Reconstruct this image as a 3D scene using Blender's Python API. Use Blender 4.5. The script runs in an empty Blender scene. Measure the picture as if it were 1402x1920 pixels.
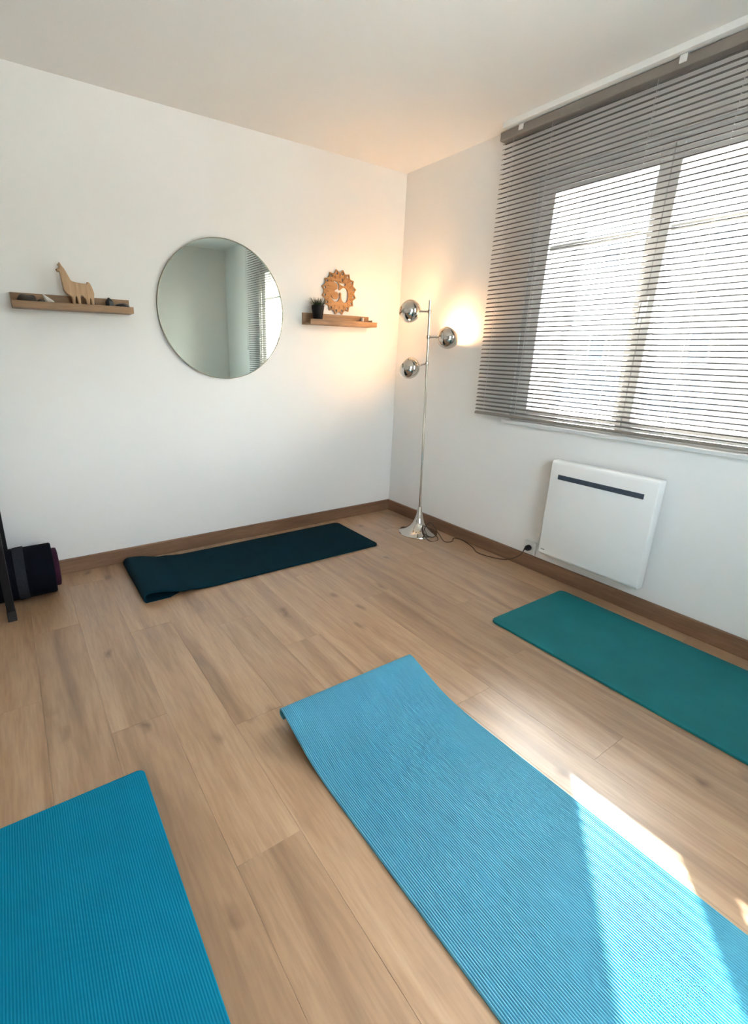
import bpy, bmesh, math, random
from mathutils import Vector, Matrix, noise
random.seed(7)
S = bpy.context.scene
COL = S.collection
PI = math.pi

# ------------------------------------------------------------------ camera
cam_d = bpy.data.cameras.new('camera'); cam = bpy.data.objects.new('camera', cam_d); COL.objects.link(cam)
RIGHT = Vector((0.83551477, -0.54912998, 0.01927003))
DOWN = Vector((-0.14928404, -0.26061116, -0.95383232))
FWD = Vector((0.52879991, 0.79406429, -0.29972081))
cm = Matrix((RIGHT, -DOWN, -FWD)).transposed().to_4x4()
cm.translation = Vector((-2.6015, -3.0272, 1.2814))
cam.matrix_world = cm
cam_d.sensor_width = 36; cam_d.lens = 902.2 / 1920 * 36
cam_d.shift_x = 78.94 / 1920; cam_d.shift_y = -15.8 / 1920
cam_d.clip_start = 0.02
S.camera = cam

# ------------------------------------------------------------------ world, sun, exposure
SUN_EL = math.radians(31.0)
SUN_AZ = Vector((0.775, 0.632)).normalized()            # towards the sun
w = bpy.data.worlds.new('sky'); S.world = w; w.use_nodes = True
nt = w.node_tree; nt.nodes.clear()
sky = nt.nodes.new('ShaderNodeTexSky'); sky.sky_type = 'NISHITA'; sky.sun_disc = False
sky.sun_elevation = SUN_EL; sky.sun_rotation = math.atan2(SUN_AZ.x, SUN_AZ.y)
sky.air_density = 1.0; sky.dust_density = 3.0; sky.ozone_density = 1.0
bg = nt.nodes.new('ShaderNodeBackground'); bg.inputs['Strength'].default_value = 1.15
wo = nt.nodes.new('ShaderNodeOutputWorld')
hsv = nt.nodes.new('ShaderNodeHueSaturation'); hsv.inputs['Saturation'].default_value = 0.45
nt.links.new(sky.outputs[0], hsv.inputs['Color']); nt.links.new(hsv.outputs[0], bg.inputs[0]); nt.links.new(bg.outputs[0], wo.inputs[0])
sun_d = bpy.data.lights.new('sun', 'SUN'); sun_d.energy = 22.0; sun_d.angle = math.radians(0.53)
sun_d.color = (1.0, 0.97, 0.92)
sun = bpy.data.objects.new('sun', sun_d); COL.objects.link(sun)
trav = Vector((-SUN_AZ.x * math.cos(SUN_EL), -SUN_AZ.y * math.cos(SUN_EL), -math.sin(SUN_EL)))
sun.rotation_euler = trav.to_track_quat('-Z', 'Y').to_euler(); sun.location = (6, 5, 8)
vs = S.view_settings
vs.view_transform = 'Standard'; vs.look = 'None'; vs.gamma = 1.0; vs.use_curve_mapping = False
vs.exposure = 2.08
LAMP_STRENGTH = 56.0
S.cycles.max_bounces = 8; S.cycles.diffuse_bounces = 4; S.cycles.glossy_bounces = 3; S.cycles.transparent_max_bounces = 8

# ------------------------------------------------------------------ materials
def mat(name, col, rough=0.6, metal=0.0, spec=0.5, var=0.0, vscale=8.0, bump=0.0, bscale=200.0, bdist=0.001, **kw):
    m = bpy.data.materials.new(name); m.use_nodes = True
    t = m.node_tree; b = t.nodes['Principled BSDF']
    b.inputs['Base Color'].default_value = (*col, 1); b.inputs['Roughness'].default_value = rough
    b.inputs['Metallic'].default_value = metal; b.inputs['Specular IOR Level'].default_value = spec
    for k, v in kw.items(): b.inputs[k.replace('_', ' ')].default_value = v
    tc = t.nodes.new('ShaderNodeTexCoord')
    if var:
        n = t.nodes.new('ShaderNodeTexNoise'); n.inputs['Scale'].default_value = vscale; n.inputs['Detail'].default_value = 4
        r = t.nodes.new('ShaderNodeValToRGB')
        r.color_ramp.elements[0].position = 0.3; r.color_ramp.elements[1].position = 0.7
        r.color_ramp.elements[0].color = (*[c * (1 - var) for c in col], 1)
        r.color_ramp.elements[1].color = (*[min(1, c * (1 + var)) for c in col], 1)
        t.links.new(tc.outputs['Object'], n.inputs['Vector']); t.links.new(n.outputs['Fac'], r.inputs[0])
        t.links.new(r.outputs[0], b.inputs['Base Color'])
    if bump:
        n2 = t.nodes.new('ShaderNodeTexNoise'); n2.inputs['Scale'].default_value = bscale; n2.inputs['Detail'].default_value = 3
        bp = t.nodes.new('ShaderNodeBump'); bp.inputs['Strength'].default_value = bump; bp.inputs['Distance'].default_value = bdist
        t.links.new(tc.outputs['Object'], n2.inputs['Vector']); t.links.new(n2.outputs['Fac'], bp.inputs['Height'])
        t.links.new(bp.outputs[0], b.inputs['Normal'])
    return m

def wood(name, dark, mid, light, axis='Y', rough=0.42, gscale=1.0, knots=False, per_object=True, tone=0.12, spec=0.5, coat=0.0):
    m = bpy.data.materials.new(name); m.use_nodes = True
    t = m.node_tree; N = t.nodes; Lk = t.links; b = N['Principled BSDF']
    b.inputs['Roughness'].default_value = rough; b.inputs['Specular IOR Level'].default_value = spec
    b.inputs['Coat Weight'].default_value = coat; b.inputs['Coat Roughness'].default_value = 0.36
    tc = N.new('ShaderNodeTexCoord'); mp = N.new('ShaderNodeMapping')
    sc = {'X': (1.2, 14, 14), 'Y': (14, 1.2, 14), 'Z': (14, 14, 1.2)}[axis]
    mp.inputs['Scale'].default_value = [s * gscale for s in sc]
    oi = N.new('ShaderNodeObjectInfo')
    ad = N.new('ShaderNodeVectorMath'); ad.operation = 'ADD'
    cx = N.new('ShaderNodeCombineXYZ'); ml = N.new('ShaderNodeMath'); ml.operation = 'MULTIPLY'; ml.inputs[1].default_value = 37.0 if per_object else 0
    Lk.new(oi.outputs['Random'], ml.inputs[0])
    for i in range(3): Lk.new(ml.outputs[0], cx.inputs[i])
    Lk.new(tc.outputs['Object'], ad.inputs[0]); Lk.new(cx.outputs[0], ad.inputs[1])
    Lk.new(ad.outputs[0], mp.inputs['Vector'])
    n1 = N.new('ShaderNodeTexNoise'); n1.inputs['Scale'].default_value = 1.0; n1.inputs['Detail'].default_value = 6; n1.inputs['Distortion'].default_value = 0.8
    Lk.new(mp.outputs[0], n1.inputs['Vector'])
    r = N.new('ShaderNodeValToRGB'); e = r.color_ramp.elements
    e[0].position = 0.28; e[0].color = (*dark, 1); e[1].position = 0.72; e[1].color = (*light, 1)
    x = e.new(0.5); x.color = (*mid, 1)
    Lk.new(n1.outputs['Fac'], r.inputs[0])
    n3 = N.new('ShaderNodeTexNoise'); n3.inputs['Scale'].default_value = 9.0; n3.inputs['Detail'].default_value = 4
    Lk.new(mp.outputs[0], n3.inputs['Vector'])
    hs = N.new('ShaderNodeHueSaturation')
    va = N.new('ShaderNodeMapRange'); va.inputs['To Min'].default_value = 1 - tone; va.inputs['To Max'].default_value = 1 + tone
    Lk.new(oi.outputs['Random'], va.inputs['Value']); Lk.new(va.outputs[0], hs.inputs['Value'])
    mx = N.new('ShaderNodeMix'); mx.data_type = 'RGBA'; mx.blend_type = 'MULTIPLY'; mx.inputs['Factor'].default_value = 0.35
    r3 = N.new('ShaderNodeValToRGB'); r3.color_ramp.elements[0].position = 0.35; r3.color_ramp.elements[0].color = (0.55, 0.5, 0.45, 1); r3.color_ramp.elements[1].position = 0.6
    Lk.new(n3.outputs['Fac'], r3.inputs[0])
    Lk.new(r.outputs[0], mx.inputs['A']); Lk.new(r3.outputs[0], mx.inputs['B'])
    out = mx.outputs['Result']
    if knots:
        mk = N.new('ShaderNodeMapping'); mk.inputs['Scale'].default_value = (5.2, 2.4, 1)
        Lk.new(ad.outputs[0], mk.inputs['Vector'])
        vo = N.new('ShaderNodeTexVoronoi'); vo.voronoi_dimensions = '2D'; vo.inputs['Scale'].default_value = 1.0
        nd = N.new('ShaderNodeTexNoise'); nd.inputs['Scale'].default_value = 9; 
        Lk.new(ad.outputs[0], nd.inputs['Vector'])
        mv = N.new('ShaderNodeVectorMath'); mv.operation = 'MULTIPLY_ADD'; mv.inputs[1].default_value = (0.35, 0.35, 0)
        Lk.new(nd.outputs['Color'], mv.inputs[0]); Lk.new(mk.outputs[0], mv.inputs[2]); Lk.new(mv.outputs[0], vo.inputs['Vector'])
        rk = N.new('ShaderNodeValToRGB'); rk.color_ramp.elements[0].position = 0.02; rk.color_ramp.elements[0].color = (0.42, 0.32, 0.24, 1)
        rk.color_ramp.elements[1].position = 0.12; rk.color_ramp.elements[1].color = (1, 1, 1, 1)
        Lk.new(vo.outputs['Distance'], rk.inputs[0])
        m2 = N.new('ShaderNodeMix'); m2.data_type = 'RGBA'; m2.blend_type = 'MULTIPLY'; m2.inputs['Factor'].default_value = 0.75
        nk = N.new('ShaderNodeTexNoise'); nk.inputs['Scale'].default_value = 2.3; nk.inputs['Detail'].default_value = 1
        Lk.new(ad.outputs[0], nk.inputs['Vector'])
        mk2 = N.new('ShaderNodeMapRange'); mk2.inputs['From Min'].default_value = 0.47; mk2.inputs['From Max'].default_value = 0.62
        mk2.inputs['To Min'].default_value = 0.0; mk2.inputs['To Max'].default_value = 0.9
        Lk.new(nk.outputs['Fac'], mk2.inputs['Value']); Lk.new(mk2.outputs[0], m2.inputs['Factor'])
        Lk.new(out, m2.inputs['A']); Lk.new(rk.outputs[0], m2.inputs['B']); out = m2.outputs['Result']
    Lk.new(out, hs.inputs['Color']); Lk.new(hs.outputs[0], b.inputs['Base Color'])
    bp = N.new('ShaderNodeBump'); bp.inputs['Strength'].default_value = 0.12; bp.inputs['Distance'].default_value = 0.001
    Lk.new(n3.outputs['Fac'], bp.inputs['Height']); Lk.new(bp.outputs[0], b.inputs['Normal'])
    return m

def glass_mat(name, tint=(1, 1, 1)):
    m = bpy.data.materials.new(name); m.use_nodes = True
    t = m.node_tree; t.nodes.clear()
    o = t.nodes.new('ShaderNodeOutputMaterial'); mx = t.nodes.new('ShaderNodeMixShader'); tr = t.nodes.new('ShaderNodeBsdfTransparent')
    gl = t.nodes.new('ShaderNodeBsdfGlossy'); lw = t.nodes.new('ShaderNodeLayerWeight'); lw.inputs['Blend'].default_value = 0.5
    pw = t.nodes.new('ShaderNodeMath'); pw.operation = 'POWER'; pw.inputs[1].default_value = 5.0      # Schlick
    fr = t.nodes.new('ShaderNodeMath'); fr.operation = 'MULTIPLY_ADD'; fr.inputs[1].default_value = 0.96; fr.inputs[2].default_value = 0.035
    t.links.new(lw.outputs['Facing'], pw.inputs[0]); t.links.new(pw.outputs[0], fr.inputs[0])
    tr.inputs['Color'].default_value = (*tint, 1); gl.inputs['Roughness'].default_value = 0.0
    t.links.new(fr.outputs[0], mx.inputs[0]); t.links.new(tr.outputs[0], mx.inputs[1]); t.links.new(gl.outputs[0], mx.inputs[2]); t.links.new(mx.outputs[0], o.inputs[0])
    return m

def emit_mat(name, col, strength):
    m = bpy.data.materials.new(name); m.use_nodes = True
    t = m.node_tree; t.nodes.clear()
    o = t.nodes.new('ShaderNodeOutputMaterial'); e = t.nodes.new('ShaderNodeEmission')
    e.inputs['Color'].default_value = (*col, 1); e.inputs['Strength'].default_value = strength
    t.links.new(e.outputs[0], o.inputs[0]); return m

M = {}
M['wall'] = mat('wall_paint', (0.85, 0.84, 0.815), 0.62, spec=0.3, bump=0.12, bscale=260, var=0.015, vscale=1.5)
M['ceil'] = mat('ceiling_paint', (0.86, 0.845, 0.81), 0.8, spec=0.2, bump=0.08, bscale=220)
M['plaster'] = mat('outer_render', (0.78, 0.76, 0.72), 0.9, var=0.05, vscale=3, bump=0.3, bscale=90)
M['floor'] = wood('oak_laminate', (0.275, 0.152, 0.074), (0.43, 0.26, 0.138), (0.54, 0.355, 0.21), 'Y', rough=0.40, knots=True, tone=0.06, spec=0.9, coat=0.85, gscale=0.8)
M['groove'] = mat('floor_underlay', (0.20, 0.12, 0.07), 0.8, var=0.1)
M['skirt'] = wood('oak_skirting', (0.15, 0.08, 0.045), (0.22, 0.12, 0.068), (0.27, 0.15, 0.085), 'Y', rough=0.45, tone=0.02)
M['skirtx'] = wood('oak_skirting_long', (0.15, 0.08, 0.045), (0.22, 0.12, 0.068), (0.27, 0.15, 0.085), 'X', rough=0.45, tone=0.02)
M['shelf'] = wood('oiled_oak', (0.20, 0.112, 0.053), (0.29, 0.17, 0.083), (0.35, 0.215, 0.11), 'X', rough=0.5, tone=0.03, gscale=1.5)
M['llama'] = wood('pale_beech', (0.40, 0.245, 0.125), (0.50, 0.325, 0.18), (0.57, 0.385, 0.225), 'Z', rough=0.6, tone=0.02, gscale=2)
M['om'] = wood('cut_plywood', (0.33, 0.16, 0.05), (0.43, 0.22, 0.075), (0.50, 0.27, 0.10), 'X', rough=0.55, tone=0.02, gscale=3)
M['burn'] = mat('laser_burn', (0.10, 0.045, 0.015), 0.8, var=0.2, vscale=40)
M['white_plastic'] = mat('white_plastic', (0.82, 0.82, 0.80), 0.35, var=0.01, vscale=20)
M['pvc'] = mat('white_pvc', (0.78, 0.78, 0.77), 0.35, var=0.012, vscale=12)
M['enamel'] = mat('white_enamel', (0.83, 0.83, 0.81), 0.3, var=0.01, vscale=10, bump=0.02, bscale=400)
M['grille'] = mat('dark_grille', (0.045, 0.065, 0.095), 0.5, var=0.1, vscale=60)
M['slat'] = mat('grey_aluminium', (0.14, 0.125, 0.113), 0.34, metal=0.0, spec=0.3, var=0.03, vscale=25)
M['rail'] = mat('taupe_steel', (0.235, 0.205, 0.18), 0.42, var=0.04, vscale=30)
M['cord'] = mat('blind_cord', (0.75, 0.74, 0.72), 0.8, var=0.05, vscale=300)
M['chrome'] = mat('chrome', (0.60, 0.57, 0.52), 0.07, metal=1.0, var=0.015, vscale=6)
M['inner'] = mat('reflector_white', (0.85, 0.83, 0.78), 0.6, var=0.01, vscale=30)
M['bulb'] = emit_mat('warm_bulb', (1.0, 0.57, 0.29), LAMP_STRENGTH)
M['cable'] = mat('brown_cable', (0.06, 0.035, 0.02), 0.5, var=0.1, vscale=60)
M['black_plastic'] = mat('black_plastic', (0.015, 0.015, 0.016), 0.45, var=0.1, vscale=40)
M['black_metal'] = mat('black_powder_coat', (0.005, 0.005, 0.006), 0.5, spec=0.25, bump=0.1, bscale=700, var=0.1, vscale=30)
M['mirror'] = mat('mirror_silver', (0.74, 0.80, 0.735), 0.0, metal=1.0, var=0.006, vscale=3)
M['mframe'] = mat('brushed_frame', (0.34, 0.32, 0.25), 0.35, metal=0.9, var=0.06, vscale=20)
M['navy'] = mat('navy_foam', (0.001, 0.020, 0.031), 0.8, spec=0.08, bump=0.25, bscale=500, var=0.12, vscale=9)
M['teal'] = mat('teal_foam', (0.012, 0.160, 0.180), 0.6, spec=0.18, bump=0.2, bscale=500, var=0.08, vscale=6)
M['lightblue'] = mat('sky_blue_rubber', (0.095, 0.43, 0.61), 0.45, spec=0.7, var=0.03, vscale=7)
M['blue'] = mat('azure_rubber', (0.0, 0.205, 0.345), 0.55, spec=0.12, var=0.05, vscale=7, bump=0.1, bscale=600)
M['black_foam'] = mat('black_foam', (0.003, 0.004, 0.008), 0.85, spec=0.08, var=0.2, vscale=15, bump=0.3, bscale=300)
M['plum'] = mat('plum_foam', (0.040, 0.008, 0.024), 0.75, spec=0.15, var=0.15, vscale=20, bump=0.2, bscale=300)
M['strap'] = mat('grey_webbing', (0.022, 0.024, 0.030), 0.8, spec=0.1, var=0.15, vscale=120, bump=0.3, bscale=500)
M['grey_foam'] = mat('grey_foam', (0.11, 0.12, 0.125), 0.8, var=0.08, vscale=30, bump=0.2, bscale=300)
M['pot'] = mat('charcoal_pot', (0.010, 0.010, 0.010), 0.5, spec=0.15, var=0.1, vscale=30)
M['grass'] = mat('plastic_grass', (0.018, 0.034, 0.014), 0.6, spec=0.2, var=0.35, vscale=40)
M['soil'] = mat('soil', (0.03, 0.022, 0.015), 0.95, var=0.3, vscale=90, bump=0.5, bscale=150)
M['stone'] = mat('dark_stone', (0.035, 0.026, 0.02), 0.55, var=0.3, vscale=50, bump=0.3, bscale=120)
M['black_stone'] = mat('black_tourmaline', (0.010, 0.010, 0.011), 0.4, var=0.2, vscale=60, bump=0.4, bscale=150)
M['quartz'] = mat('white_quartz', (0.66, 0.62, 0.56), 0.45, var=0.1, vscale=50, bump=0.3, bscale=120)
M['incense'] = mat('dark_wood_holder', (0.07, 0.03, 0.014), 0.5, var=0.2, vscale=30)
M['glass'] = glass_mat('window_glass', (0.96, 0.98, 0.97))
M['asphalt'] = mat('asphalt', (0.06, 0.06, 0.06), 0.9, var=0.12, vscale=3, bump=0.3, bscale=120)
M['house'] = mat('house_render', (0.27, 0.262, 0.246), 0.9, var=0.05, vscale=2, bump=0.3, bscale=60)
M['tiles'] = mat('roof_tile', (0.34, 0.16, 0.10), 0.8, var=0.2, vscale=12)
M['dark_glass'] = mat('house_window_glass', (0.14, 0.16, 0.19), 0.08, var=0.1, vscale=3)
M['car'] = mat('blue_car_paint', (0.20, 0.25, 0.34), 0.25, var=0.03, vscale=5, **{'Coat_Weight': 0.6})
M['tyre'] = mat('tyre_rubber', (0.02, 0.02, 0.02), 0.8, var=0.1, vscale=60)
M['rim'] = mat('alloy_rim', (0.5, 0.5, 0.5), 0.3, metal=1.0, var=0.05, vscale=30)

# ------------------------------------------------------------------ mesh helpers
class MB:
    def __init__(s): s.v = []; s.f = []; s.m = []
    def add(s, vs, fs, mi=0):
        o = len(s.v); s.v += [Vector(p) for p in vs]; s.f += [[i + o for i in f] for f in fs]; s.m += [mi] * len(fs); return s
    def box(s, x0, x1, y0, y1, z0, z1, mi=0):
        x0, x1 = sorted((x0, x1)); y0, y1 = sorted((y0, y1)); z0, z1 = sorted((z0, z1))
        return s.add([(x0, y0, z0), (x1, y0, z0), (x1, y1, z0), (x0, y1, z0), (x0, y0, z1), (x1, y0, z1), (x1, y1, z1), (x0, y1, z1)],
                     [[0, 3, 2, 1], [4, 5, 6, 7], [0, 1, 5, 4], [1, 2, 6, 5], [2, 3, 7, 6], [3, 0, 4, 7]], mi)
    def lathe(s, prof, c=(0, 0, 0), n=24, cap=True, mtx=None, mi=0):
        vs = []; fs = []
        for r, z in prof:
            for k in range(n):
                a = 2 * PI * k / n; p = Vector((r * math.cos(a), r * math.sin(a), z))
                if mtx: p = mtx @ p
                vs.append(p + Vector(c))
        for i in range(len(prof) - 1):
            for k in range(n):
                a = i * n + k; b = i * n + (k + 1) % n; fs.append([a, b, b + n, a + n])
        if cap: fs.append(list(range(n))[::-1]); fs.append([(len(prof) - 1) * n + k for k in range(n)])
        return s.add(vs, fs, mi)
    def tube(s, pts, r, n=8, cap=True, mi=0):
        pts = [Vector(p) for p in pts]; vs = []; fs = []; up = None
        for i, p in enumerate(pts):
            t = (pts[min(i + 1, len(pts) - 1)] - pts[max(i - 1, 0)]).normalized()
            if up is None: up = t.orthogonal().normalized()
            up = (up - t * up.dot(t)); up = up.normalized() if up.length > 1e-6 else t.orthogonal().normalized()
            b = t.cross(up); rr = r[i] if isinstance(r, (list, tuple)) else r
            for k in range(n):
                a = 2 * PI * k / n; vs.append(p + (up * math.cos(a) + b * math.sin(a)) * rr)
        for i in range(len(pts) - 1):
            for k in range(n):
                a = i * n + k; b2 = i * n + (k + 1) % n; fs.append([a, b2, b2 + n, a + n])
        if cap: fs.append(list(range(n))[::-1]); fs.append([(len(pts) - 1) * n + k for k in range(n)])
        return s.add(vs, fs, mi)
    def prism(s, poly, axis, a, b, mi=0):
        """poly: 2D points; extruded along axis from a to b"""
        def P(u, v, w): return {'x': (w, u, v), 'y': (u, w, v), 'z': (u, v, w)}[axis]
        n = len(poly); vs = [P(u, v, a) for u, v in poly] + [P(u, v, b) for u, v in poly]
        fs = [list(range(n))[::-1], list(range(n, 2 * n))] + [[i, (i + 1) % n, n + (i + 1) % n, n + i] for i in range(n)]
        return s.add(vs, fs, mi)
    def blob(s, c, rx, ry, rz, seed, amp=0.25, sub=2, freq=1.3, mi=0):
        bm = bmesh.new(); bmesh.ops.create_icosphere(bm, subdivisions=sub, radius=1)
        vs = []
        for v in bm.verts:
            d = 1 + amp * noise.noise(v.co * freq + Vector((seed, seed * 2.1, 0)))
            vs.append((c[0] + v.co.x * d * rx, c[1] + v.co.y * d * ry, c[2] + v.co.z * d * rz))
        fs = [[v.index for v in f.verts] for f in bm.faces]; bm.free()
        return s.add(vs, fs, mi)

ORG = {}
def finish(o, mesh, parent, label, cat, group, kind, plabel=None):
    COL.objects.link(o)
    if parent: o.parent = parent
    if label: o['label'] = label
    if cat: o['category'] = cat
    if group: o['group'] = group
    if kind: o['kind'] = kind
    return o
def obj(name, mb, m, parent=None, label=None, cat=None, group=None, kind=None, smooth=False, bevel=0, seg=2, org=None, angle=40):
    vs = mb.v
    if parent: org_w = ORG[parent.name]; off = org_w
    else:
        if org is None:
            xs = [p.x for p in vs]; ys = [p.y for p in vs]; zs = [p.z for p in vs]
            org = Vector(((min(xs) + max(xs)) / 2, (min(ys) + max(ys)) / 2, min(zs)))
        off = Vector(org)
    me = bpy.data.meshes.new(name)
    me.from_pydata([p - off for p in vs], [], mb.f); me.update()
    bm = bmesh.new(); bm.from_mesh(me); bmesh.ops.recalc_face_normals(bm, faces=bm.faces)
    if bevel:
        es = [e for e in bm.edges if len(e.link_faces) == 2 and e.calc_face_angle(0) > math.radians(angle)]
        bmesh.ops.bevel(bm, geom=es, offset=bevel, segments=seg, affect='EDGES', profile=0.5, clamp_overlap=True)
    bm.to_mesh(me); bm.free()
    for mm in (m if isinstance(m, (list, tuple)) else [m]): me.materials.append(mm)
    if isinstance(m, (list, tuple)) and not bevel:
        for i, p in enumerate(me.polygons): p.material_index = mb.m[i]
    if smooth:
        me.polygons.foreach_set('use_smooth', [True] * len(me.polygons))
        me.set_sharp_from_angle(angle=math.radians(angle))
    o = bpy.data.objects.new(name, me)
    if parent is None: o.location = off
    ORG[o.name] = off.copy()
    return finish(o, me, parent, label, cat, group, kind)
def thing(name, loc, label, cat, group=None, kind=None):
    o = bpy.data.objects.new(name, None); o.location = loc; o.empty_display_size = 0.1
    ORG[o.name] = Vector(loc)
    return finish(o, None, None, label, cat, group, kind)
def curve_mesh(splines, depth, bevel=0.0):
    """2D outlines (first outer, others holes) -> (verts, faces) of an extruded plate in local x,y with thickness along z"""
    cu = bpy.data.curves.new('tmp', 'CURVE'); cu.dimensions = '2D'; cu.fill_mode = 'BOTH'
    cu.extrude = depth / 2 - bevel; cu.bevel_depth = bevel; cu.bevel_resolution = 1; cu.offset = -bevel
    for pts in splines:
        sp = cu.splines.new('POLY'); sp.points.add(len(pts) - 1); sp.use_cyclic_u = True
        for i, p in enumerate(pts): sp.points[i].co = (p[0], p[1], 0, 1)
    o = bpy.data.objects.new('tmp', cu); COL.objects.link(o)
    dg = bpy.context.evaluated_depsgraph_get(); dg.update()
    me = bpy.data.meshes.new_from_object(o.evaluated_get(dg))
    vs = [v.co.copy() for v in me.vertices]; fs = [list(p.vertices) for p in me.polygons]
    bpy.data.objects.remove(o); bpy.data.curves.remove(cu); bpy.data.meshes.remove(me)
    return vs, fs
def smooth_path(pts, n=8):
    pts = [Vector(p) for p in pts]; out = []
    P = [pts[0]] + pts + [pts[-1]]
    for i in range(1, len(P) - 2):
        for k in range(n):
            t = k / n; a, b, c, d = P[i - 1], P[i], P[i + 1], P[i + 2]
            out.append(0.5 * ((2 * b) + (c - a) * t + (2 * a - 5 * b + 4 * c - d) * t * t + (3 * b - a - 3 * c + d) * t ** 3))
    out.append(pts[-1]); return out

# ------------------------------------------------------------------ room shell
XL, YF, H = -3.75, -3.52, 2.5          # left wall x, front wall y (behind camera), ceiling
WT = 0.27
# inner / outer window openings in the right wall (y0,y1,z0,z1)
IY0, IY1, IZ0, IZ1 = -1.10, -2.47, 0.90, 2.235
OY0, OY1, OZ0, OZ1 = -1.195, -2.385, 0.94, 2.15

fl = obj('floor', MB().box(XL - 0.1, 0.1, YF - 0.1, 0.1, -0.12, -0.009), M['groove'], kind='structure')
# planks, running along y
PW, PL = 0.19, 1.285
def plank_mb(w_, l_):
    mb = MB(); c = 0.0004; z0 = -0.009
    hw, hl = w_ / 2 - 0.0002, l_ / 2 - 0.0002
    vs = [(-hw, -hl, z0), (hw, -hl, z0), (hw, hl, z0), (-hw, hl, z0), (-hw, -hl, -c), (hw, -hl, -c), (hw, hl, -c), (-hw, hl, -c),
          (-hw + c, -hl + c, 0), (hw - c, -hl + c, 0), (hw - c, hl - c, 0), (-hw + c, hl - c, 0)]
    fs = [[0, 3, 2, 1]] + [[i, (i + 1) % 4, 4 + (i + 1) % 4, 4 + i] for i in range(4)] + [[4 + i, 4 + (i + 1) % 4, 8 + (i + 1) % 4, 8 + i] for i in range(4)] + [[8, 9, 10, 11]]
    return mb.add(vs, fs)
pmesh = {}
def plank(xc, y0, y1, w_):
    key = (round(w_, 4), round(y1 - y0, 4))
    if key not in pmesh:
        mb = plank_mb(w_, y1 - y0); me = bpy.data.meshes.new('plank'); me.from_pydata(mb.v, [], mb.f); me.materials.append(M['floor']); pmesh[key] = me
    o = bpy.data.objects.new('plank', pmesh[key]); COL.objects.link(o); o.parent = fl
    o.location = Vector((xc, (y0 + y1) / 2, 0)) - fl.location
x_seam = -1.147
offs = [0.0, 0.52, 0.97, 0.31, 0.78, 0.16, 1.12, 0.64, 0.43]
k0 = math.floor((XL - x_seam) / PW); k1 = math.ceil((0 - x_seam) / PW)
for k in range(k0, k1):
    xa = max(x_seam + k * PW, XL); xb = min(x_seam + (k + 1) * PW, 0.0)
    if xb - xa < 0.01: continue
    yj = -2.455 + (offs[k % 9] if k else 0.0)
    j = math.floor((YF - yj) / PL)
    while yj + j * PL < 0:
        ya = max(yj + j * PL, YF); yb = min(yj + (j + 1) * PL, 0.0)
        if yb - ya > 0.01: plank((xa + xb) / 2, ya, yb, xb - xa)
        j += 1

obj('ceiling', MB().box(XL - 0.1, 0.0, YF - 0.1, 0.1, H, H + 0.12), M['ceil'], kind='structure')
obj('wall_back', MB().box(XL - 0.1, WT, 0.0, 0.1, -0.12, H + 0.12), M['wall'], kind='structure')
obj('wall_left', MB().box(XL - 0.1, XL, YF, 0.0, -0.009, H), M['wall'], kind='structure')
# wall behind the camera with a second, plain window (its reflection shows in the lamp globes)
W2X0, W2X1, W2Z0, W2Z1 = -2.00, -0.92, 0.95, 2.15
wf = MB()
wf.box(XL - 0.1, W2X0, YF - 0.1, YF, -0.009, H + 0.12); wf.box(W2X1, WT, YF - 0.1, YF, -0.009, H + 0.12)
wf.box(W2X0, W2X1, YF - 0.1, YF, -0.009, W2Z0); wf.box(W2X0, W2X1, YF - 0.1, YF, W2Z1, H + 0.12)
obj('wall_front', wf, M['wall'], kind='structure')
def ring(mb, x0, x1, y0, y1, z0, z1, a0, a1, b0, b1, mi=0):
    """slab x0..x1 over y0..y1,z0..z1 with a hole a0..a1 (y), b0..b1 (z)"""
    y0, y1 = max(y0, y1), min(y0, y1)
    mb.box(x0, x1, y0, a0, z0, z1, mi); mb.box(x0, x1, a1, y1, z0, z1, mi)
    mb.box(x0, x1, a0, a1, z0, b0, mi); mb.box(x0, x1, a0, a1, b1, z1, mi)
    return mb
wr = MB(); ring(wr, 0.0, 0.085, 0.0, YF, -0.12, H + 0.12, IY0, IY1, IZ0, IZ1, 0); ring(wr, 0.085, WT, 0.0, YF, -0.12, H + 0.12, OY0, OY1, OZ0, OZ1, 1)
obj('wall_right', wr, [M['wall'], M['plaster']], kind='structure')

BH, BT = 0.09, 0.013
def skirting(name, poly, axis, a, b, m):
    obj(name, MB().prism(poly, axis, a, b), m, kind='structure', bevel=0.002, seg=2)
skirting('baseboard_back', [(-0.0005, 0), (-BT, 0), (-BT, BH - 0.004), (-BT + 0.004, BH), (-0.0005, BH)], 'x', XL, 0.0, M['skirtx'])
skirting('baseboard_right', [(-0.0005, 0), (-BT, 0), (-BT, BH - 0.004), (-BT + 0.004, BH), (-0.0005, BH)], 'y', YF, -BT, M['skirt'])
skirting('baseboard_left', [(XL + 0.0005, 0), (XL + BT, 0), (XL + BT, BH), (XL + 0.0005, BH)], 'y', YF, -BT, M['skirt'])
skirting('baseboard_front', [(YF + 0.0005, 0), (YF + BT, 0), (YF + BT, BH), (YF + 0.0005, BH)], 'x', XL + BT, -BT, M['skirtx'])

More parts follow.
